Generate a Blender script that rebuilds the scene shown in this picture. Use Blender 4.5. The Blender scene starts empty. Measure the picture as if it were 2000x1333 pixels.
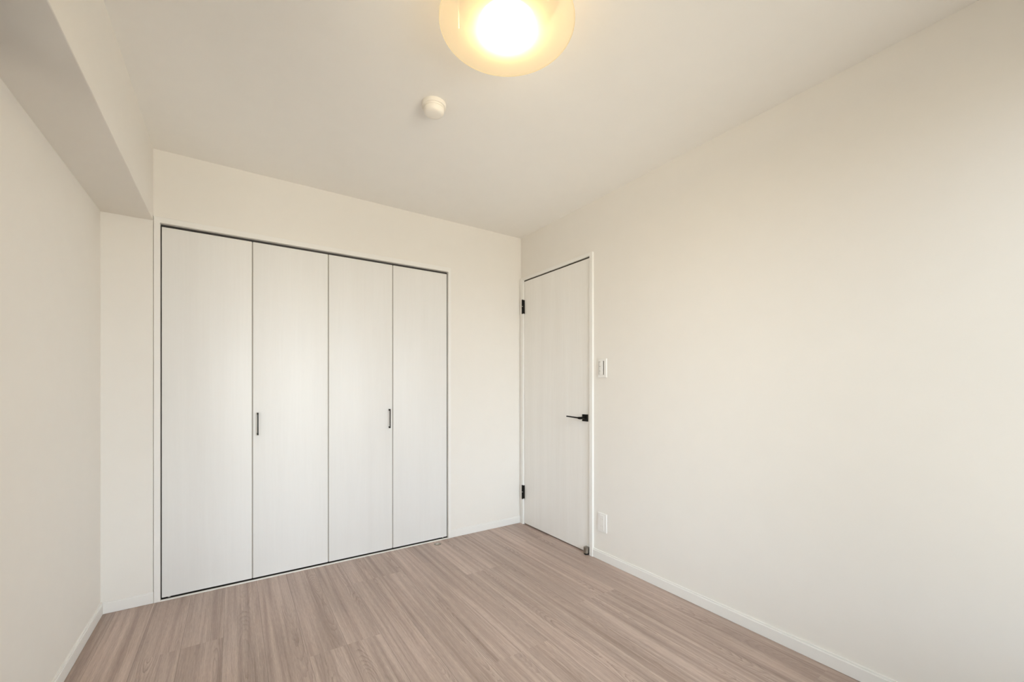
import bpy, bmesh, math, random
from mathutils import Vector, Matrix
random.seed(7)
S = bpy.context.scene
C = S.collection

# ------------------------------------------------------------------ camera
YAW = 0.5907
cd = bpy.data.cameras.new('camera')
cam = bpy.data.objects.new('camera', cd)
C.objects.link(cam)
cam.location = (0.0, 0.0, 1.1338)
cam.rotation_euler = (math.pi / 2, 0.0, -YAW)
cd.sensor_width = 36.0
cd.lens = 811.17 / 2000 * 36.0
cd.shift_y = (759.0 - 666.5) / 2000
cd.clip_start = 0.02
S.camera = cam

# ------------------------------------------------------------------ room dimensions (metres)
YB, XR, XL, H = 2.8741, 2.0177, -0.5527, 2.40      # closet wall, door wall, left wall, ceiling
YR = -0.68                                         # window wall behind the camera
BX, BZ = -0.3515, 2.0205                           # beam: inner face, underside
T = 0.12
RW = (0.30, 1.90, 0.25, 2.20)                      # window opening in the wall behind the camera: x0, x1, z0, z1
LW = (0.90, 1.65, 0.0, 2.00)                       # unseen window opening added to the left wall for its daylight: y0, y1, z0, z1

# ------------------------------------------------------------------ daylight: sky outside the window
W = bpy.data.worlds.new('daylight')
S.world = W
W.use_nodes = True
nt = W.node_tree
nt.nodes.clear()
wo = nt.nodes.new('ShaderNodeOutputWorld')
bg = nt.nodes.new('ShaderNodeBackground')
tc = nt.nodes.new('ShaderNodeTexCoord')
sp = nt.nodes.new('ShaderNodeSeparateXYZ')
mr = nt.nodes.new('ShaderNodeMapRange')
mr.inputs['From Min'].default_value = -1.0
mr.inputs['From Max'].default_value = 1.0
cr = nt.nodes.new('ShaderNodeValToRGB')
e = cr.color_ramp.elements
e[0].position = 0.0
e[0].color = (0.60, 0.54, 0.47, 1)
e[1].position = 1.0
e[1].color = (0.80, 0.92, 1.0, 1)
for pos, col in ((0.47, (0.62, 0.58, 0.52, 1)), (0.53, (0.90, 0.97, 1.09, 1))):
    k = e.new(pos)
    k.color = col
nt.links.new(tc.outputs['Generated'], sp.inputs[0])
nt.links.new(sp.outputs['Z'], mr.inputs['Value'])
nt.links.new(mr.outputs[0], cr.inputs[0])
# sky masked to one cone per window, shaped for the room's light; left dimmer


def opening(axis, low):
    n = nt.nodes.new('ShaderNodeMapRange')
    n.inputs['From Min'].default_value = -0.84
    n.inputs['From Max'].default_value = -0.73
    n.inputs['To Min'].default_value = low
    n.inputs['To Max'].default_value = 0.015
    nt.links.new(sp.outputs[axis], n.inputs['Value'])
    return n.outputs[0]


mxx = nt.nodes.new('ShaderNodeMath')
mxx.operation = 'MAXIMUM'
mul = nt.nodes.new('ShaderNodeVectorMath')
mul.operation = 'SCALE'
nt.links.new(opening('Y', 1.0), mxx.inputs[0])
nt.links.new(opening('X', 0.55), mxx.inputs[1])
nt.links.new(cr.outputs[0], mul.inputs[0])
nt.links.new(mxx.outputs[0], mul.inputs['Scale'])
nt.links.new(mul.outputs[0], bg.inputs['Color'])
nt.links.new(bg.outputs[0], wo.inputs['Surface'])
bg.inputs['Strength'].default_value = 13.0



def portal(x, y, z, w, h, turn):
    """guides the sampling of the sky through a window opening"""
    pl = bpy.data.lights.new('window_portal', 'AREA')
    pl.shape = 'RECTANGLE'
    pl.size, pl.size_y = w, h
    pl.cycles.is_portal = True
    po = bpy.data.objects.new('window_portal', pl)
    C.objects.link(po)
    po.location = (x, y, z)
    po.rotation_euler = (math.radians(90), 0, math.radians(turn))


portal((RW[0] + RW[1]) / 2, YR - T - 0.02, (RW[2] + RW[3]) / 2, RW[1] - RW[0], RW[3] - RW[2], 180)
portal(XL - T - 0.02, (LW[0] + LW[1]) / 2, (LW[2] + LW[3]) / 2, LW[1] - LW[0], LW[3] - LW[2], -90)

S.view_settings.view_transform = 'Standard'
S.view_settings.look = 'None'
S.view_settings.gamma = 1.0
S.view_settings.use_curve_mapping = False
S.view_settings.exposure = 0.0
S.cycles.use_denoising = True
S.cycles.max_bounces = 14
S.cycles.diffuse_bounces = 10
S.cycles.transparent_max_bounces = 16
S.cycles.sample_clamp_indirect = 6.0
S.cycles.caustics_reflective = False
S.cycles.caustics_refractive = False

# lamp strengths
PANEL = 165.0          # inner light panel radiance
GLASS_GLOW = 0.18      # the glass shade's own overall glow

# ------------------------------------------------------------------ materials
def N(m, t, **kw):
    n = m.node_tree.nodes.new('ShaderNode' + t)
    for k, v in kw.items():
        setattr(n, k, v)
    return n


def LK(m, a, b):
    m.node_tree.links.new(a, b)


def mat(name, col, rough=0.5, metal=0.0, spec=0.5, bump=None, tone=0.0):
    """principled surface with a fine procedural tone and grain"""
    m = bpy.data.materials.new(name)
    m.use_nodes = True
    b = m.node_tree.nodes['Principled BSDF']
    b.inputs['Roughness'].default_value = rough
    b.inputs['Metallic'].default_value = metal
    b.inputs['Specular IOR Level'].default_value = spec
    co = N(m, 'TexCoord')
    if tone:
        nz = N(m, 'TexNoise')
        nz.inputs['Scale'].default_value = 9.0
        nz.inputs['Detail'].default_value = 3.0
        LK(m, co.outputs['Object'], nz.inputs['Vector'])
        r = N(m, 'ValToRGB')
        r.color_ramp.elements[0].color = (*[c * (1 - tone) for c in col], 1)
        r.color_ramp.elements[1].color = (*[min(1, c * (1 + tone)) for c in col], 1)
        r.color_ramp.elements[0].position = 0.3
        r.color_ramp.elements[1].position = 0.7
        LK(m, nz.outputs['Fac'], r.inputs[0])
        LK(m, r.outputs[0], b.inputs['Base Color'])
    else:
        b.inputs['Base Color'].default_value = (*col, 1)
    if bump:
        sc, st, dist = bump
        nz = N(m, 'TexNoise')
        nz.inputs['Scale'].default_value = sc
        nz.inputs['Detail'].default_value = 4.0
        LK(m, co.outputs['Object'], nz.inputs['Vector'])
        bp = N(m, 'Bump')
        bp.inputs['Strength'].default_value = st
        bp.inputs['Distance'].default_value = dist
        LK(m, nz.outputs['Fac'], bp.inputs['Height'])
        LK(m, bp.outputs[0], b.inputs['Normal'])
    return m


M = {}
M['wallpaper'] = mat('wallpaper', (0.785, 0.757, 0.712), 0.85, spec=0.2, bump=(420.0, 0.12, 0.001), tone=0.006)
M['ceiling'] = mat('ceiling_paper', (0.86, 0.845, 0.815), 0.9, spec=0.15, bump=(420.0, 0.10, 0.001), tone=0.006)
M['trim'] = mat('white_trim', (0.80, 0.785, 0.755), 0.42, spec=0.4, tone=0.004)
M['base'] = mat('white_skirting', (0.79, 0.775, 0.745), 0.45, spec=0.4, tone=0.004)
M['black'] = mat('black_metal', (0.006, 0.005, 0.004), 0.5, spec=0.2, tone=0.1)
M['screw'] = mat('screw_steel', (0.62, 0.60, 0.56), 0.3, metal=0.9, tone=0.02)
M['steel'] = mat('brushed_steel', (0.30, 0.265, 0.22), 0.32, metal=0.9, tone=0.05, bump=(300.0, 0.05, 0.0005))
M['rubber'] = mat('black_rubber', (0.01, 0.01, 0.01), 0.7, spec=0.2, tone=0.1)
M['plastic'] = mat('white_plastic', (0.80, 0.785, 0.755), 0.35, spec=0.45, tone=0.003)
M['detector'] = mat('ivory_plastic', (0.84, 0.80, 0.73), 0.4, spec=0.4, tone=0.003)
M['pan'] = mat('lamp_base', (0.20, 0.19, 0.17), 0.5, tone=0.01)
M['grey_plastic'] = mat('grey_plastic', (0.42, 0.40, 0.36), 0.5, tone=0.01)
M['seam'] = mat('seam_strip', (0.34, 0.31, 0.275), 0.6, tone=0.02)
M['shadow_grey'] = mat('pale_grey_plastic', (0.58, 0.56, 0.53), 0.5, tone=0.01)
M['slot'] = mat('dark_slot_and_gap_shade', (0.03, 0.022, 0.012), 0.6, tone=0.05)
M['track_and_shade'] = mat('dark_track_and_shade', (0.035, 0.03, 0.026), 0.5, tone=0.05)
M['alu'] = mat('window_aluminium', (0.62, 0.61, 0.60), 0.35, metal=0.6, tone=0.01)
M['concrete'] = mat('balcony_concrete', (0.42, 0.41, 0.39), 0.9, tone=0.06)


def door_material(name, base, dark):
    """white laminate with faint upright wood grain"""
    m = bpy.data.materials.new(name)
    m.use_nodes = True
    b = m.node_tree.nodes['Principled BSDF']
    b.inputs['Roughness'].default_value = 0.42
    b.inputs['Specular IOR Level'].default_value = 0.4
    co = N(m, 'TexCoord')
    oi = N(m, 'ObjectInfo')
    sc = N(m, 'VectorMath', operation='SCALE')
    sc.inputs['Scale'].default_value = 0.0
    ad = N(m, 'VectorMath', operation='ADD')
    mp = N(m, 'Mapping')
    mp.inputs['Scale'].default_value = (11.0, 11.0, 0.5)
    cb = N(m, 'CombineXYZ')
    mu = N(m, 'Math', operation='MULTIPLY')
    mu.inputs[1].default_value = 37.0
    LK(m, oi.outputs['Random'], mu.inputs[0])
    LK(m, mu.outputs[0], cb.inputs[0])
    LK(m, mu.outputs[0], cb.inputs[2])
    LK(m, co.outputs['Object'], mp.inputs[0])
    LK(m, mp.outputs[0], ad.inputs[0])
    LK(m, cb.outputs[0], ad.inputs[1])
    n1 = N(m, 'TexNoise')
    n1.inputs['Scale'].default_value = 1.0
    n1.inputs['Detail'].default_value = 11.0
    n1.inputs['Roughness'].default_value = 0.6
    n1.inputs['Distortion'].default_value = 0.3
    LK(m, ad.outputs[0], n1.inputs['Vector'])
    n2 = N(m, 'TexNoise')
    n2.inputs['Scale'].default_value = 9.0
    n2.inputs['Detail'].default_value = 3.0
    LK(m, ad.outputs[0], n2.inputs['Vector'])
    mx = N(m, 'Math', operation='MULTIPLY_ADD')
    mx.inputs[1].default_value = 0.35
    LK(m, n2.outputs['Fac'], mx.inputs[0])
    LK(m, n1.outputs['Fac'], mx.inputs[2])
    r = N(m, 'ValToRGB')
    r.color_ramp.elements[0].position = 0.42
    r.color_ramp.elements[0].color = (*dark, 1)
    r.color_ramp.elements[1].position = 0.86
    r.color_ramp.elements[1].color = (*base, 1)
    LK(m, mx.outputs[0], r.inputs[0])
    LK(m, r.outputs[0], b.inputs['Base Color'])
    return m


M['closet'] = door_material('white_wood_laminate', (0.79, 0.78, 0.76), (0.755, 0.742, 0.72))
M['door'] = door_material('white_wood_door', (0.83, 0.815, 0.785), (0.785, 0.765, 0.73))


def floor_material():
    """pinkish grey oak boards; the plank layout comes from the mesh (UV in metres, one random value per plank)"""
    m = bpy.data.materials.new('oak_flooring')
    m.use_nodes = True
    b = m.node_tree.nodes['Principled BSDF']
    b.inputs['Specular IOR Level'].default_value = 0.5
    uv = N(m, 'UVMap', uv_map='UVMap')
    at = N(m, 'Attribute', attribute_name='plank')
    sep = N(m, 'SeparateXYZ')
    LK(m, uv.outputs[0], sep.inputs[0])           # X: along the board, Y: across (-0.5..0.5 of the strip)
    sc = N(m, 'SeparateColor')
    LK(m, at.outputs['Color'], sc.inputs[0])      # R, G, B: three random values

    def mth(op, a, bb=None, c=None):
        n = N(m, 'Math', operation=op)
        for i, v in enumerate((a, bb, c)):
            if v is None:
                continue
            if isinstance(v, (int, float)):
                n.inputs[i].default_value = v
            else:
                LK(m, v, n.inputs[i])
        return n.outputs[0]

    def vec(x, y, z):
        n = N(m, 'CombineXYZ')
        for i, v in enumerate((x, y, z)):
            if isinstance(v, (int, float)):
                n.inputs[i].default_value = v
            else:
                LK(m, v, n.inputs[i])
        return n.outputs[0]

    def noise(v, scale, detail=2.0, rough=0.5, dist=0.0):
        n = N(m, 'TexNoise')
        n.inputs['Scale'].default_value = scale
        n.inputs['Detail'].default_value = detail
        n.inputs['Roughness'].default_value = rough
        n.inputs['Distortion'].default_value = dist
        LK(m, v, n.inputs['Vector'])
        return n.outputs['Fac']

    def mixc(f, a, bb):
        n = N(m, 'Mix', data_type='RGBA')
        if isinstance(f, (int, float)):
            n.inputs['Factor'].default_value = f
        else:
            LK(m, f, n.inputs['Factor'])
        for i, v in ((6, a), (7, bb)):
            if isinstance(v, tuple):
                n.inputs[i].default_value = (*v, 1)
            else:
                LK(m, v, n.inputs[i])
        return n.outputs[2]

    u, v = sep.outputs['X'], sep.outputs['Y']
    r1, r2, r3 = sc.outputs[0], sc.outputs[1], sc.outputs[2]
    seed = mth('MULTIPLY', r1, 91.0)
    uo = mth('ADD', u, seed)
    # heart of the log wanders along the board: growth rings cut into long arches and straight lines
    wob = noise(vec(mth('MULTIPLY', uo, 1.0), mth('MULTIPLY', seed, 3.1), 0.0), 1.15, 1.0, 0.5)
    wob2 = noise(vec(mth('MULTIPLY', uo, 22.0), mth('MULTIPLY', v, 110.0), seed), 1.0, 3.0, 0.6)
    across = mth('ADD', v, mth('MULTIPLY', mth('SUBTRACT', r2, 0.5), 0.13))
    depth = mth('ADD', mth('MULTIPLY', mth('SUBTRACT', wob, 0.5), 0.30), mth('MULTIPLY', mth('SUBTRACT', wob2, 0.5), 0.007))
    rad = mth('SQRT', mth('ADD', mth('MULTIPLY', across, across), mth('MULTIPLY', depth, depth)))
    ring = mth('FRACT', mth('MULTIPLY', rad, 135.0))
    ringline = mth('POWER', ring, 4.0)
    ringmask = noise(vec(mth('MULTIPLY', uo, 2.0), mth('MULTIPLY', v, 16.0), mth('ADD', seed, 5.0)), 1.0, 2.0)
    ringmask = mth('MULTIPLY', mth('SUBTRACT', ringmask, 0.37), 3.4)
    n = N(m, 'Clamp')
    LK(m, ringmask, n.inputs[0])
    fall = N(m, 'MapRange', interpolation_type='SMOOTHSTEP')
    fall.inputs['From Min'].default_value = 0.022
    fall.inputs['From Max'].default_value = 0.065
    fall.inputs['To Min'].default_value = 1.0
    fall.inputs['To Max'].default_value = 0.12
    LK(m, mth('ABSOLUTE', across), fall.inputs['Value'])
    ringamt = mth('MULTIPLY', mth('MULTIPLY', ringline, n.outputs[0]), fall.outputs[0])
    # streaks and pores
    streak = noise(vec(mth('MULTIPLY', uo, 0.9), mth('MULTIPLY', v, 42.0), seed), 1.0, 4.0, 0.6, 0.4)
    fibre = noise(vec(mth('MULTIPLY', uo, 26.0), mth('MULTIPLY', v, 520.0), seed), 1.0, 3.0, 0.6)
    patch = noise(vec(mth('MULTIPLY', uo, 1.6), mth('MULTIPLY', v, 9.0), mth('ADD', seed, 2.0)), 1.0, 2.0)
    LIGHT, MID, DARK, RING = (0.530, 0.414, 0.356), (0.418, 0.316, 0.267), (0.284, 0.202, 0.165), (0.17, 0.112, 0.085)
    mrn = N(m, 'MapRange')
    mrn.inputs['From Min'].default_value = 0.30
    mrn.inputs['From Max'].default_value = 0.70
    LK(m, streak, mrn.inputs['Value'])
    c1 = mixc(mrn.outputs[0], DARK, LIGHT)
    c1 = mixc(0.12, c1, MID)
    c1 = mixc(mth('MULTIPLY', ringamt, 0.75), c1, RING)
    hsv = N(m, 'HueSaturation')
    LK(m, c1, hsv.inputs['Color'])
    val = mth('ADD', 0.84, mth('MULTIPLY', r3, 0.10))
    val = mth('ADD', val, mth('MULTIPLY', mth('SUBTRACT', patch, 0.5), 0.40))
    val = mth('ADD', val, mth('MULTIPLY', mth('SUBTRACT', fibre, 0.5), 0.75))
    val = mth('ADD', val, 0.10)
    LK(m, val, hsv.inputs['Value'])
    # seams: thin grooves along both edges of a strip and at its ends
    ends = N(m, 'Attribute', attribute_name='seam')
    sx = N(m, 'SeparateColor')
    LK(m, ends.outputs['Color'], sx.inputs[0])
    edge = mth('ABSOLUTE', v)
    groove = mth('MULTIPLY', mth('GREATER_THAN', edge, 0.0751), sx.outputs[0])
    c2 = mixc(mth('MULTIPLY', groove, 0.55), hsv.outputs[0], (0.14, 0.10, 0.08))
    LK(m, c2, b.inputs['Base Color'])
    ro = mth('ADD', 0.30, mth('MULTIPLY', fibre, 0.16))
    LK(m, ro, b.inputs['Roughness'])
    bp = N(m, 'Bump')
    bp.inputs['Strength'].default_value = 0.25
    bp.inputs['Distance'].default_value = 0.0006
    LK(m, mth('SUBTRACT', mth('SUBTRACT', fibre, mth('MULTIPLY', ringamt, 0.7)), mth('MULTIPLY', groove, 2.0)), bp.inputs['Height'])
    LK(m, bp.outputs[0], b.inputs['Normal'])
    return m


M['floor'] = floor_material()


def glass_pane_material():
    m = bpy.data.materials.new('window_glass')
    m.use_nodes = True
    t = m.node_tree
    t.nodes.clear()
    o = N(m, 'OutputMaterial')
    mix = N(m, 'MixShader')
    fr = N(m, 'Fresnel')
    fr.inputs['IOR'].default_value = 1.45
    tr = N(m, 'BsdfTransparent')
    tr.inputs['Color'].default_value = (0.95, 0.97, 0.96, 1)
    gl = N(m, 'BsdfGlossy')
    gl.inputs['Roughness'].default_value = 0.02
    geo = N(m, 'NewGeometry')
    one = N(m, 'Math', operation='SUBTRACT')
    one.inputs[0].default_value = 1.0
    LK(m, geo.outputs['Backfacing'], one.inputs[1])      # a ray leaving the pane passes straight on
    mu = N(m, 'Math', operation='MULTIPLY')
    LK(m, fr.outputs[0], mu.inputs[0])
    LK(m, one.outputs[0], mu.inputs[1])
    LK(m, mu.outputs[0], mix.inputs[0])
    LK(m, tr.outputs[0], mix.inputs[1])
    LK(m, gl.outputs[0], mix.inputs[2])
    LK(m, mix.outputs[0], o.inputs[0])
    return m


M['pane'] = glass_pane_material()


def shade_material():
    """frosted amber glass: lets the lamp behind it through, scatters some of it, and glows evenly"""
    m = bpy.data.materials.new('frosted_glass')
    m.use_nodes = True
    t = m.node_tree
    t.nodes.clear()
    o = N(m, 'OutputMaterial')
    tr = N(m, 'BsdfTransparent')
    tr.inputs['Color'].default_value = (1.0, 0.95, 0.82, 1)
    tl = N(m, 'BsdfTranslucent')
    tl.inputs['Color'].default_value = (1.0, 0.90, 0.58, 1)
    df = N(m, 'BsdfPrincipled')
    df.inputs['Base Color'].default_value = (0.72, 0.59, 0.42, 1)
    df.inputs['Roughness'].default_value = 0.6
    df.inputs['Specular IOR Level'].default_value = 0.2
    m1 = N(m, 'MixShader')
    m1.inputs[0].default_value = 0.90
    LK(m, tl.outputs[0], m1.inputs[1])
    LK(m, df.outputs[0], m1.inputs[2])
    m2 = N(m, 'MixShader')
    m2.inputs[0].default_value = 0.45
    LK(m, tr.outputs[0], m2.inputs[1])
    LK(m, m1.outputs[0], m2.inputs[2])
    em = N(m, 'Emission')
    em.inputs['Color'].default_value = (1.0, 0.88, 0.66, 1)
    em.inputs['Strength'].default_value = GLASS_GLOW
    ad = N(m, 'AddShader')
    LK(m, m2.outputs[0], ad.inputs[0])
    LK(m, em.outputs[0], ad.inputs[1])
    LK(m, ad.outputs[0], o.inputs[0])
    return m


M['shade'] = shade_material()


def emit_material(name, col, strength):
    m = bpy.data.materials.new(name)
    m.use_nodes = True
    t = m.node_tree
    t.nodes.clear()
    o = N(m, 'OutputMaterial')
    em = N(m, 'Emission')
    em.inputs['Color'].default_value = (*col, 1)
    em.inputs['Strength'].default_value = strength
    LK(m, em.outputs[0], o.inputs[0])
    return m


M['lamp'] = emit_material('lamp_light', (1.0, 0.86, 0.60), PANEL)
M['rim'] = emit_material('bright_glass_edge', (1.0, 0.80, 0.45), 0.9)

# ------------------------------------------------------------------ helpers
def box(bm, x0, x1, y0, y1, z0, z1, bev=0.0, seg=2):
    g = bmesh.ops.create_cube(bm, size=1.0)
    vs = g['verts']
    for v in vs:
        v.co = Vector(((x0 + x1) / 2 + v.co.x * (x1 - x0), (y0 + y1) / 2 + v.co.y * (y1 - y0), (z0 + z1) / 2 + v.co.z * (z1 - z0)))
    if bev:
        es = {ed for v in vs for ed in v.link_edges}
        bmesh.ops.bevel(bm, geom=list(es), offset=bev, segments=seg, profile=0.5, affect='EDGES')
    return bm


def B(*a, **k):
    return box(bmesh.new(), *a, **k)


def lathe(bm, prof, cx, cy, cz, seg=64, axis='Z'):
    """prof: list of (radius, height) from one end to the other; closed at ends with radius 0"""
    rows = []
    for r, h in prof:
        if r < 1e-6:
            rows.append([bm.verts.new((0, 0, h))])
        else:
            rows.append([bm.verts.new((r * math.cos(2 * math.pi * i / seg), r * math.sin(2 * math.pi * i / seg), h)) for i in range(seg)])
    for a, b in zip(rows, rows[1:]):
        for i in range(seg):
            j = (i + 1) % seg
            if len(a) == 1 and len(b) == 1:
                continue
            if len(a) == 1:
                bm.faces.new((a[0], b[i], b[j]))
            elif len(b) == 1:
                bm.faces.new((a[i], a[j], b[0]))
            else:
                bm.faces.new((a[i], a[j], b[j], b[i]))
    vs = [v for r in rows for v in r]
    if axis == 'X':
        bmesh.ops.rotate(bm, verts=vs, cent=(0, 0, 0), matrix=Matrix.Rotation(-math.pi / 2, 3, 'Y'))   # +h -> -X
    if axis == 'Y':
        bmesh.ops.rotate(bm, verts=vs, cent=(0, 0, 0), matrix=Matrix.Rotation(math.pi / 2, 3, 'X'))    # +h -> -Y
    bmesh.ops.translate(bm, verts=vs, vec=(cx, cy, cz))
    bmesh.ops.recalc_face_normals(bm, faces=bm.faces[:])
    return bm


def prism(bm, poly, axis, a0, a1):
    """extrude a closed 2-D outline along an axis ('X': poly is (y,z); 'Y': poly is (x,z); 'Z': poly is (x,y))"""
    def P(p, t):
        return {'X': (t, p[0], p[1]), 'Y': (p[0], t, p[1]), 'Z': (p[0], p[1], t)}[axis]
    lo = [bm.verts.new(P(p, a0)) for p in poly]
    hi = [bm.verts.new(P(p, a1)) for p in poly]
    n = len(poly)
    bm.faces.new(lo)
    bm.faces.new(hi[::-1])
    for i in range(n):
        j = (i + 1) % n
        bm.faces.new((lo[i], hi[i], hi[j], lo[j]))
    bmesh.ops.recalc_face_normals(bm, faces=bm.faces[:])
    return bm


def world_origin(o):
    p = Vector((0, 0, 0))
    while o:
        p += o.location
        o = o.parent
    return p


def obj(name, bm, m, parent=None, origin=None, smooth=False):
    """link a bmesh (in room coordinates) as ONE mesh object"""
    me = bpy.data.meshes.new(name)
    org = Vector(origin) if origin is not None else Vector((0, 0, 0))
    if parent is not None and origin is None:
        org = world_origin(parent)
    bmesh.ops.translate(bm, verts=bm.verts, vec=-org)
    bm.to_mesh(me)
    bm.free()
    me.materials.append(m)
    if smooth:
        for p in me.polygons:
            p.use_smooth = True
    o = bpy.data.objects.new(name, me)
    C.objects.link(o)
    if parent is not None:
        o.parent = parent
        o.location = org - world_origin(parent)
    else:
        o.location = org
    return o


def smooth_by_angle(o, deg=35):
    me = o.data
    for p in me.polygons:
        p.use_smooth = True
    me.set_sharp_from_angle(angle=math.radians(deg))
    return o


def tag(o, label, cat=None, kind=None, group=None):
    o['label'] = label
    if cat:
        o['category'] = cat
    if kind:
        o['kind'] = kind
    if group:
        o['group'] = group
    return o


def thing(name, loc, label, cat, kind='thing', group=None):
    o = bpy.data.objects.new(name, None)
    o.empty_display_size = 0.05
    C.objects.link(o)
    o.location = loc
    return tag(o, label, cat, kind, group)


# ------------------------------------------------------------------ the room shell
def build_floor():
    bm = bmesh.new()
    uvl = bm.loops.layers.uv.new('UVMap')
    pc = bm.loops.layers.color.new('plank')
    sc = bm.loops.layers.color.new('seam')
    x_first, w = 0.113, 0.152
    joints = {0: (2.515, 0.70), 1: (1.462,), 2: (2.248, 0.43), 3: (1.624,), -1: (1.93, 0.12), -2: (1.30,), -3: (2.3,), 4: (2.5,)}
    length = 1.818
    for k in range(-6, 15):
        x0 = x_first + k * w
        x1 = x0 + w
        a, b = max(x0, XL - 0.02), min(x1, XR + 0.02)
        if b - a < 0.001:
            continue
        board = (k - 3) // 2                       # board 0 starts at x = 0.569; two strips to a board
        js = list(joints.get(board, (1.2,)))
        cuts = sorted(set([YR - 0.1] + [j + q * length for j in js[:1] for q in (-2, -1, 0, 1) if YR - 0.05 < j + q * length < YB + 0.05] + [YB + 0.62]))
        for y0, y1 in zip(cuts, cuts[1:]):
            rnd = (random.random(), random.random(), random.random(), 1)
            f = bm.faces.new([bm.verts.new(p) for p in ((a, y0, 0), (b, y0, 0), (b, y1, 0), (a, y1, 0))])
            for lp in f.loops:
                co = lp.vert.co
                lp[uvl].uv = (co.y, co.x - (x0 + x1) / 2)
                lp[pc] = rnd
                lp[sc] = (1, 1, 1, 1)
    o = obj('floor', bm, M['floor'])
    tag(o, 'pinkish grey oak board floor running toward the closet', 'floor', 'structure')
    return o


build_floor()
tag(obj('ground', B(XL - T, XR + T, YR - 0.12, YB + 0.75, -0.12, -0.001), M['concrete']),
    'concrete slab under the oak boards', 'slab', 'structure')

# closet wall (far wall) with the closet opening
OX0, OX1, OZ1 = -0.3495, 1.3665, 2.0440            # outer outline of the closet frame
bm = bmesh.new()
box(bm, XL - T, OX0 - 0.0022, YB, YB + T, 0, H)
box(bm, OX1 - 0.004, XR + T, YB, YB + T, 0, H)
box(bm, OX0 - 0.0022, OX1 - 0.004, YB, YB + T, OZ1 - 0.004, H)
tag(obj('wall_back', bm, M['wallpaper']), 'cream papered far wall around the closet', 'wall', 'structure')

# door wall (right) with a shallow recess for the door
DY0, DY1, DZ1 = 2.0510, 2.8240, 2.0250              # door slab
bm = bmesh.new()
box(bm, XR, XR + T, YR - T, DY0 - 0.005, 0, H)
box(bm, XR, XR + T, DY1 + 0.003, YB + T, 0, H)
box(bm, XR, XR + T, DY0 - 0.005, DY1 + 0.003, DZ1 + 0.0145, H)
box(bm, XR + 0.06, XR + T, DY0 - 0.006, DY1 + 0.004, 0, DZ1 + 0.0155)
tag(obj('wall_right', bm, M['wallpaper']), 'cream papered wall holding the hinged door', 'wall', 'structure')

bm = bmesh.new()
box(bm, XL - T, XL, YR - T, LW[0], 0, H)
box(bm, XL - T, XL, LW[1], YB + T, 0, H)
box(bm, XL - T, XL, LW[0], LW[1], LW[3], H)
if LW[2] > 0.01:
    box(bm, XL - T, XL, LW[0], LW[1], 0, LW[2])
tag(obj('wall_left', bm, M['wallpaper']), 'plain cream papered wall under the beam', 'wall', 'structure')

bm = bmesh.new()
box(bm, XL, RW[0], YR - T, YR, 0, H)
box(bm, RW[1], XR, YR - T, YR, 0, H)
box(bm, RW[0], RW[1], YR - T, YR, RW[3], H)
if RW[2] > 0.01:
    box(bm, RW[0], RW[1], YR - T, YR, 0, RW[2])
tag(obj('wall_rear', bm, M['wallpaper']), 'cream wall behind the viewer, with a window', 'wall', 'structure')

tag(obj('ceiling', B(XL - T, XR + T, YR - T, YB + 0.75, H, H + 0.1), M['ceiling']), 'plain pale ceiling', 'ceiling', 'structure')
bm = B(XL - 0.01, BX, YR - 0.01, YB + 0.01, BZ, H + 0.01, bev=0.003)
tag(obj('beam', bm, M['wallpaper']), 'boxed beam papered cream along the top of the left wall', 'beam', 'structure')

# closet interior behind the folding doors
bm = bmesh.new()
box(bm, OX0 - 0.12, OX0 - 0.03, YB + T, YB + 0.70, 0, H)
box(bm, OX1 + 0.03, OX1 + 0.12, YB + T, YB + 0.70, 0, H)
box(bm, OX0 - 0.12, OX1 + 0.12, YB + 0.66, YB + 0.75, 0, H)
tag(obj('wall_closet', bm, M['wallpaper']), 'closet interior walls behind the white folding doors', 'wall', 'structure')

# skirting boards
def skirting(name, runs, label):
    bm = bmesh.new()
    for kind, c, a0, a1 in runs:
        # profile: offset from the wall, height
        prof = [(0, 0.0012), (0.009, 0.0012), (0.009, 0.0500), (0.0082, 0.0512), (0.0060, 0.0514), (0.0056, 0.0570), (0.0064, 0.0585), (0.0058, 0.0600), (0, 0.0600)]
        if kind == 'right':
            prism(bm, [(XR - p[0], p[1]) for p in prof], 'Y', a0, a1)
        elif kind == 'left':
            prism(bm, [(XL + p[0], p[1]) for p in prof], 'Y', a0, a1)
        elif kind == 'back':
            prism(bm, [(YB - p[0] * 0.6, p[1]) for p in prof], 'X', a0, a1)
        else:
            prism(bm, [(YR + p[0], p[1]) for p in prof], 'X', a0, a1)
    tag(obj(name, bm, M['base']), label, 'baseboard', 'structure')


CY0 = 2.0190                                        # outer edge of the door casing on the window side
skirting('baseboard_right', [('right', 0, YR, CY0)], 'white skirting board with a grooved top along the door wall')
skirting('baseboard_left', [('left', 0, YR, LW[0]), ('left', 0, LW[1], YB)], 'white skirting board along the left wall')
skirting('baseboard_back', [('back', 0, XL + 0.009, OX0 - 0.001), ('back', 0, OX1, XR)], 'white skirting pieces either side of the closet frame')
skirting('baseboard_rear', [('rear', 0, XL + 0.009, RW[0]), ('rear', 0, RW[1], XR - 0.009)], 'white skirting board of the wall behind the viewer')

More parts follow.
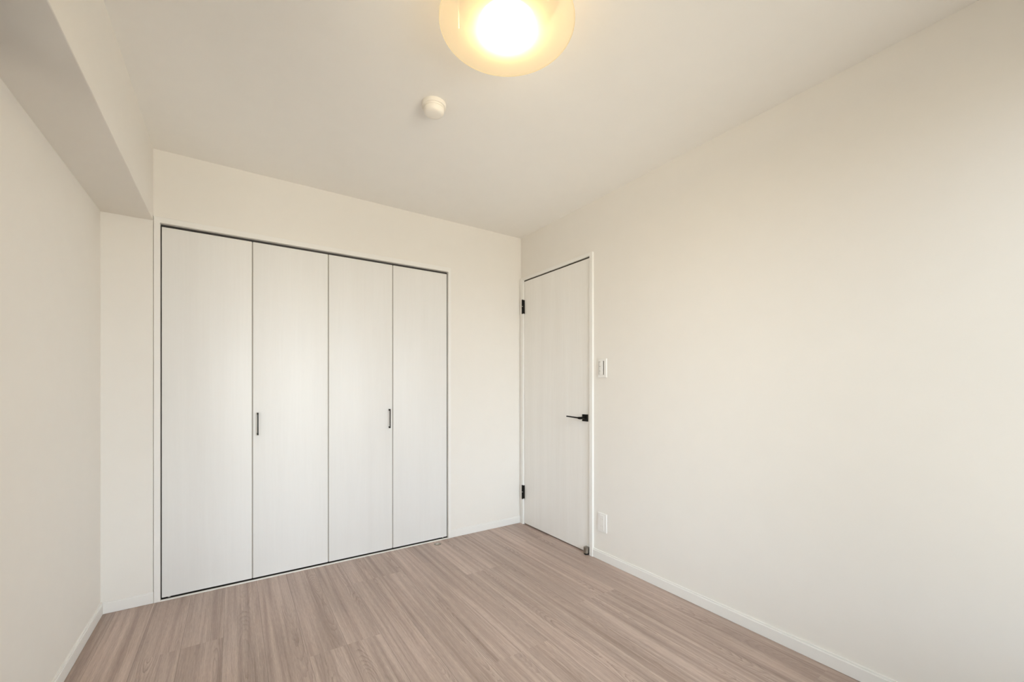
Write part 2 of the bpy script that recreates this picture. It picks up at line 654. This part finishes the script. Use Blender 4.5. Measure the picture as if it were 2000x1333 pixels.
# closet frame: two jambs, a head with a dark track, a threshold
bm = bmesh.new()
box(bm, OX0, OX0 + 0.0262, YB - 0.006, YB + 0.060, 0, OZ1, bev=0.0015)
box(bm, OX1 - 0.0205, OX1, YB - 0.006, YB + 0.060, 0, OZ1, bev=0.0015)
box(bm, OX0 + 0.002, OX1 - 0.002, YB - 0.0058, YB + 0.060, 2.0130, OZ1 - 0.0002, bev=0.0015)
o = obj('trim_1', bm, M['trim'])
tag(o, 'slim white frame around the folding closet doors', 'door frame', 'structure')
obj('track_and_shade', B(OX0 + 0.0262, OX1 - 0.0205, YB + 0.024, YB + 0.058, 2.0040, 2.0135), M['track_and_shade'], o)
for gx0, gx1 in ((OX0 + 0.0261, OX0 + 0.0272), (OX1 - 0.0216, OX1 - 0.0204)):
    obj('jamb_gap_shade', B(gx0, gx1, YB + 0.0150, YB + 0.058, 0.002, 2.0035), M['track_and_shade'], o)  # dark strips painting the black shade of the gaps beside the jambs
obj('track_and_shade', B(OX0 + 0.0262, OX1 - 0.0205, YB + 0.011, YB + 0.060, 0.0001, 0.0012), M['track_and_shade'], o)  # dark sheet painting the shade in the gap under the doors
bm = B(OX0 + 0.026, OX1 - 0.0203, YB - 0.0050, YB + 0.011, 0.0, 0.0045, bev=0.001)
obj('threshold', bm, M['trim'], o)

# ------------------------------------------------------------------ folding closet doors
PX = [-0.3190, 0.0927, 0.5090, 0.9286, 1.3420]
PY0, PY1, PZ0, PZ1 = YB + 0.0130, YB + 0.0330, 0.0120, 1.9990


def pull(parent, x, z0, z1):
    """slim black bar pull on two feet"""
    h = bmesh.new()
    fy = PY0 - 0.026
    box(h, x - 0.0029, x + 0.0029, fy, fy + 0.0060, z0, z1, bev=0.0012)
    for zz in (z0 + 0.0055, z1 - 0.0055):
        box(h, x - 0.0040, x + 0.0034, fy + 0.002, PY0 + 0.001, zz - 0.0055, zz + 0.0055, bev=0.0016)
    tag(obj('handle', h, M['black'], parent), 'slim black bar handle')


def bifold(i, label, hx, on_first):
    xs = PX[i:i + 3]
    root = thing('folding_closet_door', ((xs[0] + xs[2]) / 2, PY0 + 0.01, 0), label, 'closet door', 'thing', 'folding closet doors')
    for n, (a, b) in enumerate(zip(xs, xs[1:])):
        ga = 0.0 if (n == 0 and i == 0) else 0.0030
        gb = 0.0 if (n == 1 and i == 2) else 0.0030
        p = obj('door_panel', B(a + ga, b - gb, PY0, PY1, PZ0, PZ1, bev=0.0022, seg=3), M['closet'], root, origin=((a + b) / 2, PY0 + 0.01, PZ0))
        smooth_by_angle(p)
        if b != PX[4]:
            tag(obj('edge_strip', B(b - 0.0031, b + 0.0028, PY0 + 0.0035, PY1 - 0.002, PZ0 + 0.002, PZ1 - 0.002), M['seam'], p), 'grey strip closing the seam')
        if on_first == n:
            pull(p, hx, 0.8575, 0.9895)
        # pivot pin at the foot of the panel
        px = a + 0.03 if n == 0 and i == 0 else (b - 0.03 if n == 1 and i == 2 else None)
        if px is not None:
            obj('pivot', lathe(bmesh.new(), [(0, 0.0055), (0.006, 0.0055), (0.006, 0.014), (0, 0.014)], px, PY0 + 0.010, 0, 16), M['screw'], p)
    return root


bifold(0, 'white folding closet door pair nearest the beam, handle beside its middle fold', 0.1195, 1)
bifold(2, 'white folding closet door pair nearest the hinged door, handle left of its fold', 0.9030, 0)

# ------------------------------------------------------------------ hinged room door
door = thing('door_1', (XR, (DY0 + DY1) / 2, 0), 'white wood-grain hinged door with black lever in the right wall', 'door', 'structure')
slab = obj('door_slab', B(XR + 0.0005, XR + 0.036, DY0, DY1, 0.0085, DZ1, bev=0.0015), M['door'], door, origin=(XR + 0.001, (DY0 + DY1) / 2, 0.006))
# casing, three pieces in one frame
CP = 0.014
cas = bmesh.new()
box(cas, XR - CP, XR + 0.030, CY0, DY0 - 0.0035, 0, 2.0560, bev=0.0016)
box(cas, XR - CP, XR + 0.030, DY1 + 0.0035, YB - 0.0065, 0, 2.0560, bev=0.0016)
box(cas, XR - CP + 0.0003, XR + 0.030, CY0 + 0.002, YB - 0.008, DZ1 + 0.0085, 2.0558, bev=0.0016)
o = obj('trim_2', cas, M['trim'])
tag(o, 'slim white casing around the hinged door', 'door frame', 'structure')
tag(obj('door_gap_shade', B(XR + 0.0015, XR + 0.030, DY0 - 0.0030, DY1 + 0.0030, DZ1 + 0.0006, DZ1 + 0.0090), M['slot'], o), 'dark strip painting the gap shade above the door')  # dark strip added to paint the shade of the top gap


def hinge(z0, z1):
    h = bmesh.new()
    yk = DY1 + 0.002
    xk = XR - CP - 0.0045
    lathe(h, [(0, z0), (0.0052, z0), (0.0052, z1), (0, z1)], xk, yk, 0, 20)
    # leaves: one on the casing face, one on the door edge
    box(h, XR - CP - 0.0022, XR - CP + 0.0005, yk, yk + 0.0135, z0 + 0.001, z1 - 0.001)
    box(h, XR - CP - 0.003, XR + 0.002, yk - 0.0075, yk + 0.001, z0 + 0.003, z1 - 0.003)
    ob = obj('hinge', h, M['black'], door)
    tag(ob, 'black door hinge')
    zc = (z0 + z1) / 2
    obj('hinge_screw', lathe(bmesh.new(), [(0, 0.0), (0.0028, 0.0), (0.0028, 0.007), (0, 0.007)], xk + 0.0005, yk - 0.0035, zc + 0.002, 12, axis='X'), M['screw'], ob)


hinge(1.755, 1.873)
hinge(0.2115, 0.3265)

# lever handle: square rose, spindle neck, flat lever that thins toward its tip
lv = bpy.data.objects.new('door_handle', None)
C.objects.link(lv)
lv.parent = door
LY, LZ = 2.0975, 0.9300
lv.location = Vector((XR, LY, LZ)) - world_origin(door)
lv['label'] = 'black lever handle on a square rose'
obj('rose', B(XR - 0.009, XR + 0.001, LY - 0.0250, LY + 0.0250, LZ - 0.0240, LZ + 0.0240, bev=0.001), M['black'], lv)
h = bmesh.new()
lathe(h, [(0, -0.002), (0.0080, -0.002), (0.0080, 0.050), (0.0074, 0.052), (0, 0.052)], XR - 0.004, LY, LZ + 0.001, 24, axis='X')
secs = [(-0.009, 0.0085, 0.0080), (0.008, 0.0080, 0.0078), (0.024, 0.0046, 0.0066), (0.070, 0.0040, 0.0060), (0.1370, 0.0040, 0.0055)]
rows = []
for d, hh, tt in secs:
    zc = LZ + 0.0005 + max(0, d) * 0.036
    xc = XR - 0.050
    rows.append([h.verts.new((xc + sx * tt, LY + d, zc + sz * hh)) for sx, sz in ((-1, -1), (1, -1), (1, 1), (-1, 1))])
for a, b in zip(rows, rows[1:]):
    for i in range(4):
        j = (i + 1) % 4
        h.faces.new((a[i], a[j], b[j], b[i]))
h.faces.new(rows[0])
h.faces.new(rows[-1][::-1])
bmesh.ops.recalc_face_normals(h, faces=h.faces[:])
obj('lever', h, M['black'], lv)

# steel stopper screwed to the foot of the door
st = bpy.data.objects.new('door_stopper', None)
C.objects.link(st)
st.parent = door
SY, SZ0, SZ1, SR = 2.0715, 0.0120, 0.0500, 0.0185
st.location = Vector((XR, SY, 0.003)) - world_origin(door)
st['label'] = 'small brushed steel stopper at the foot of the door'
h = bmesh.new()
poly = [(XR + 0.0008, SY - SR)]
for i in range(17):
    a = -math.pi / 2 + math.pi * i / 16
    poly.append((XR - 0.018 - SR * math.cos(a), SY + SR * math.sin(a)))
poly.append((XR + 0.0008, SY + SR))
prism(h, poly, 'Z', SZ0, SZ1)
smooth_by_angle(obj('stopper_body', h, M['steel'], st), 40)
h = bmesh.new()
lathe(h, [(0, 0.0015), (0.0150, 0.0015), (0.0160, 0.004), (0.0160, SZ0), (0, SZ0)], XR - 0.018, SY, 0, 24)
obj('rubber_foot', h, M['rubber'], st)

# ------------------------------------------------------------------ floor catch of the door
kx, ky = 1.2330, 2.8110
fc = thing('floor_catch', (kx, ky, 0), 'small round metal door catch set in the floor by the closet threshold', 'door catch')
h = lathe(bmesh.new(), [(0, 0.0002), (0.0265, 0.0002), (0.0265, 0.0012), (0.0245, 0.0022), (0.0165, 0.0018), (0.0160, 0.0010), (0, 0.0010)], kx, ky, 0, 40)
smooth_by_angle(obj('plate', h, M['steel'], fc))
h = B(kx - 0.0125, kx + 0.0085, ky - 0.010, ky + 0.010, 0.0008, 0.0032, bev=0.0008)
obj('flap', h, M['screw'], fc)

# ------------------------------------------------------------------ light switch and outlet on the door wall
sy0, sy1, sz0, sz1 = 1.8975, 1.9735, 1.2035, 1.3290
sw = thing('light_switch', (XR, (sy0 + sy1) / 2, sz0), 'white wall switch plate with a dark slot beside the door casing', 'light switch')
h = bmesh.new()
box(h, XR - 0.0085, XR + 0.0005, sy0, sy1, sz0, sz1, bev=0.0035, seg=2)
obj('plate', h, M['plastic'], sw)
ry0, ry1, rz0, rz1 = 1.9230, 1.9640, 1.2230, 1.3125
h = bmesh.new()
box(h, XR - 0.0090, XR - 0.0060, 1.9585, 1.9645, rz0, rz1)
obj('side_slot', h, M['grey_plastic'], sw)
for i in range(3):
    a = rz0 + (rz1 - rz0) * i / 3
    b = rz0 + (rz1 - rz0) * (i + 1) / 3
    kk = obj('rocker', B(XR - 0.0112, XR - 0.0065, 1.9315, 1.9585, a + 0.0006, b - 0.0006, bev=0.0009), M['plastic'], sw)
    obj('indicator', B(XR - 0.0115, XR - 0.0105, 1.9470, 1.9580, b - 0.0070, b - 0.0040), M['grey_plastic'], kk)
tag(obj('name_slot', B(XR - 0.0092, XR - 0.0060, 1.9190, 1.9245, rz0 - 0.001, rz1 + 0.001), M['slot'], sw), 'dark narrow slot')

oy0, oy1, oz0, oz1 = 1.8975, 1.9765, 0.1890, 0.3120
ou = thing('wall_outlet', (XR, (oy0 + oy1) / 2, oz0), 'white double power socket plate low on the wall by the door', 'outlet')
obj('plate', B(XR - 0.0075, XR + 0.0005, oy0, oy1, oz0, oz1, bev=0.003, seg=3), M['plastic'], ou)
ins = obj('socket_insert', B(XR - 0.0092, XR - 0.0065, 1.9180, 1.9560, 0.2020, 0.2990, bev=0.0009), M['plastic'], ou)
for zc in (0.2740, 0.2270):
    h = bmesh.new()
    for yc in (1.9435, 1.9305):
        box(h, XR - 0.0094, XR - 0.0080, yc - 0.0010, yc + 0.0010, zc - 0.0045, zc + 0.0045)
    obj('socket_slots', h, M['shadow_grey'], ins)

# ------------------------------------------------------------------ ceiling light with a round frosted glass shade
LX, LYc, LZs = 0.7190, 1.1000, 2.2800
lt = thing('ceiling_light', (LX, LYc, H), 'round ceiling light with a glowing amber frosted glass shade', 'ceiling light')
h = lathe(bmesh.new(), [(0, H - 0.0005), (0.165, H - 0.0005), (0.165, 2.372), (0.158, 2.368), (0, 2.368)], LX, LYc, 0, 64)
smooth_by_angle(obj('base_pan', h, M['pan'], lt))
R0 = 0.2120
SAG = 0.022                                         # the shade dips a little toward its middle
prof = [(R0 * q, LZs + 0.001 - SAG * (1 - q * q)) for q in (0, 0.25, 0.45, 0.65, 0.82, 0.93)] + [(R0 - 0.0005, LZs + 0.001), (R0 - 0.0005, LZs + 0.004)]
prof += [(R0 * q, LZs + 0.005 - SAG * (1 - q * q)) for q in (0.93, 0.82, 0.65, 0.45, 0.25, 0)]
gs = obj('glass_shade', lathe(bmesh.new(), prof, LX, LYc, 0, 96), M['shade'], lt)
smooth_by_angle(gs, 50)
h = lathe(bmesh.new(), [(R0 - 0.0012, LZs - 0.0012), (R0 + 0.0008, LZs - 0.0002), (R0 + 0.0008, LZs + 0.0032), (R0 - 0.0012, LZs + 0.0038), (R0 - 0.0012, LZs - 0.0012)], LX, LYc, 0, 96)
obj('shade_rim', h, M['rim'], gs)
h = lathe(bmesh.new(), [(0, 2.273), (0.050, 2.274), (0.074, 2.277), (0.084, 2.284), (0.084, 2.288), (0, 2.288)], LX, LYc, 0, 48)
smooth_by_angle(obj('lamp', h, M['lamp'], lt), 60)
h = bmesh.new()
lathe(h, [(0, 2.2885), (0.088, 2.2885), (0.088, 2.330), (0.050, 2.369), (0, 2.369)], LX, LYc, 0, 48)
smooth_by_angle(obj('lamp_holder', h, M['pan'], lt))
for deg in (146, 240, 290):
    px, py = LX + 0.155 * math.cos(math.radians(deg)), LYc + 0.155 * math.sin(math.radians(deg))
    obj('post', lathe(bmesh.new(), [(0, 2.2725), (0.0035, 2.2725), (0.0035, 2.370), (0, 2.370)], px, py, 0, 12), M['plastic'], lt)

# ------------------------------------------------------------------ smoke detector
sx, syy = 0.7410, 1.7290
sd = thing('smoke_detector', (sx, syy, H), 'small round ivory smoke detector on the ceiling', 'smoke detector')
h = lathe(bmesh.new(), [(0, H - 0.0003), (0.0530, H - 0.0003), (0.0530, H - 0.0140), (0.0515, H - 0.0160), (0.0480, H - 0.0165), (0, H - 0.0165)], sx, syy, 0, 64)
smooth_by_angle(obj('base_ring', h, M['detector'], sd), 40)
h = lathe(bmesh.new(), [(0, H - 0.0160), (0.0455, H - 0.0160), (0.0455, H - 0.0235), (0.0435, H - 0.0240), (0.0435, H - 0.0255), (0.0450, H - 0.0260),
                        (0.0445, H - 0.0340), (0.0425, H - 0.0400), (0.0380, H - 0.0450), (0.0300, H - 0.0480), (0.0180, H - 0.0492), (0, H - 0.0495)], sx, syy, 0, 64)
smooth_by_angle(obj('dome', h, M['detector'], sd), 40)

# ------------------------------------------------------------------ windows outside the frame
def window(name, a0, a1, z0, z1, place, loc, label):
    """two sliding sashes in an aluminium frame; place(bm, a0, a1, d0, d1, z0, z1) puts a box at depth d (0 outside .. T inside)"""
    wn = thing(name, loc, label, 'window', 'structure')
    h = bmesh.new()
    place(h, a0, a0 + 0.035, 0.005, T - 0.02, z0, z1)
    place(h, a1 - 0.035, a1, 0.005, T - 0.02, z0, z1)
    place(h, a0 + 0.035, a1 - 0.035, 0.005, T - 0.02, z1 - 0.035, z1)
    place(h, a0 + 0.035, a1 - 0.035, 0.005, T - 0.02, z0, z0 + 0.03)
    obj('window_frame', h, M['alu'], wn)
    am = (a0 + a1) / 2
    for a, b, d in ((a0 + 0.035, am + 0.025, 0.025), (am - 0.025, a1 - 0.035, 0.060)):
        h = bmesh.new()
        place(h, a, a + 0.045, d, d + 0.025, z0 + 0.03, z1 - 0.035)
        place(h, b - 0.045, b, d, d + 0.025, z0 + 0.03, z1 - 0.035)
        place(h, a + 0.045, b - 0.045, d, d + 0.025, z0 + 0.03, z0 + 0.09)
        place(h, a + 0.045, b - 0.045, d, d + 0.025, z1 - 0.085, z1 - 0.035)
        sash = obj('sash', h, M['alu'], wn)
        h = bmesh.new()
        place(h, a + 0.040, b - 0.040, d + 0.011, d + 0.014, z0 + 0.085, z1 - 0.080)
        obj('pane', h, M['pane'], sash)


window('window_1', *RW, lambda bm, a0, a1, d0, d1, z0, z1: box(bm, a0, a1, YR - T + d0, YR - T + d1, z0, z1),
       ((RW[0] + RW[1]) / 2, YR - T, RW[2]), 'sliding window in the wall behind the viewer')
window('window_added', *LW, lambda bm, a0, a1, d0, d1, z0, z1: box(bm, XL - T + d0, XL - T + d1, a0, a1, z0, z1),
       (XL - T, (LW[0] + LW[1]) / 2, LW[2]), 'unseen sliding window added in the left wall for daylight')
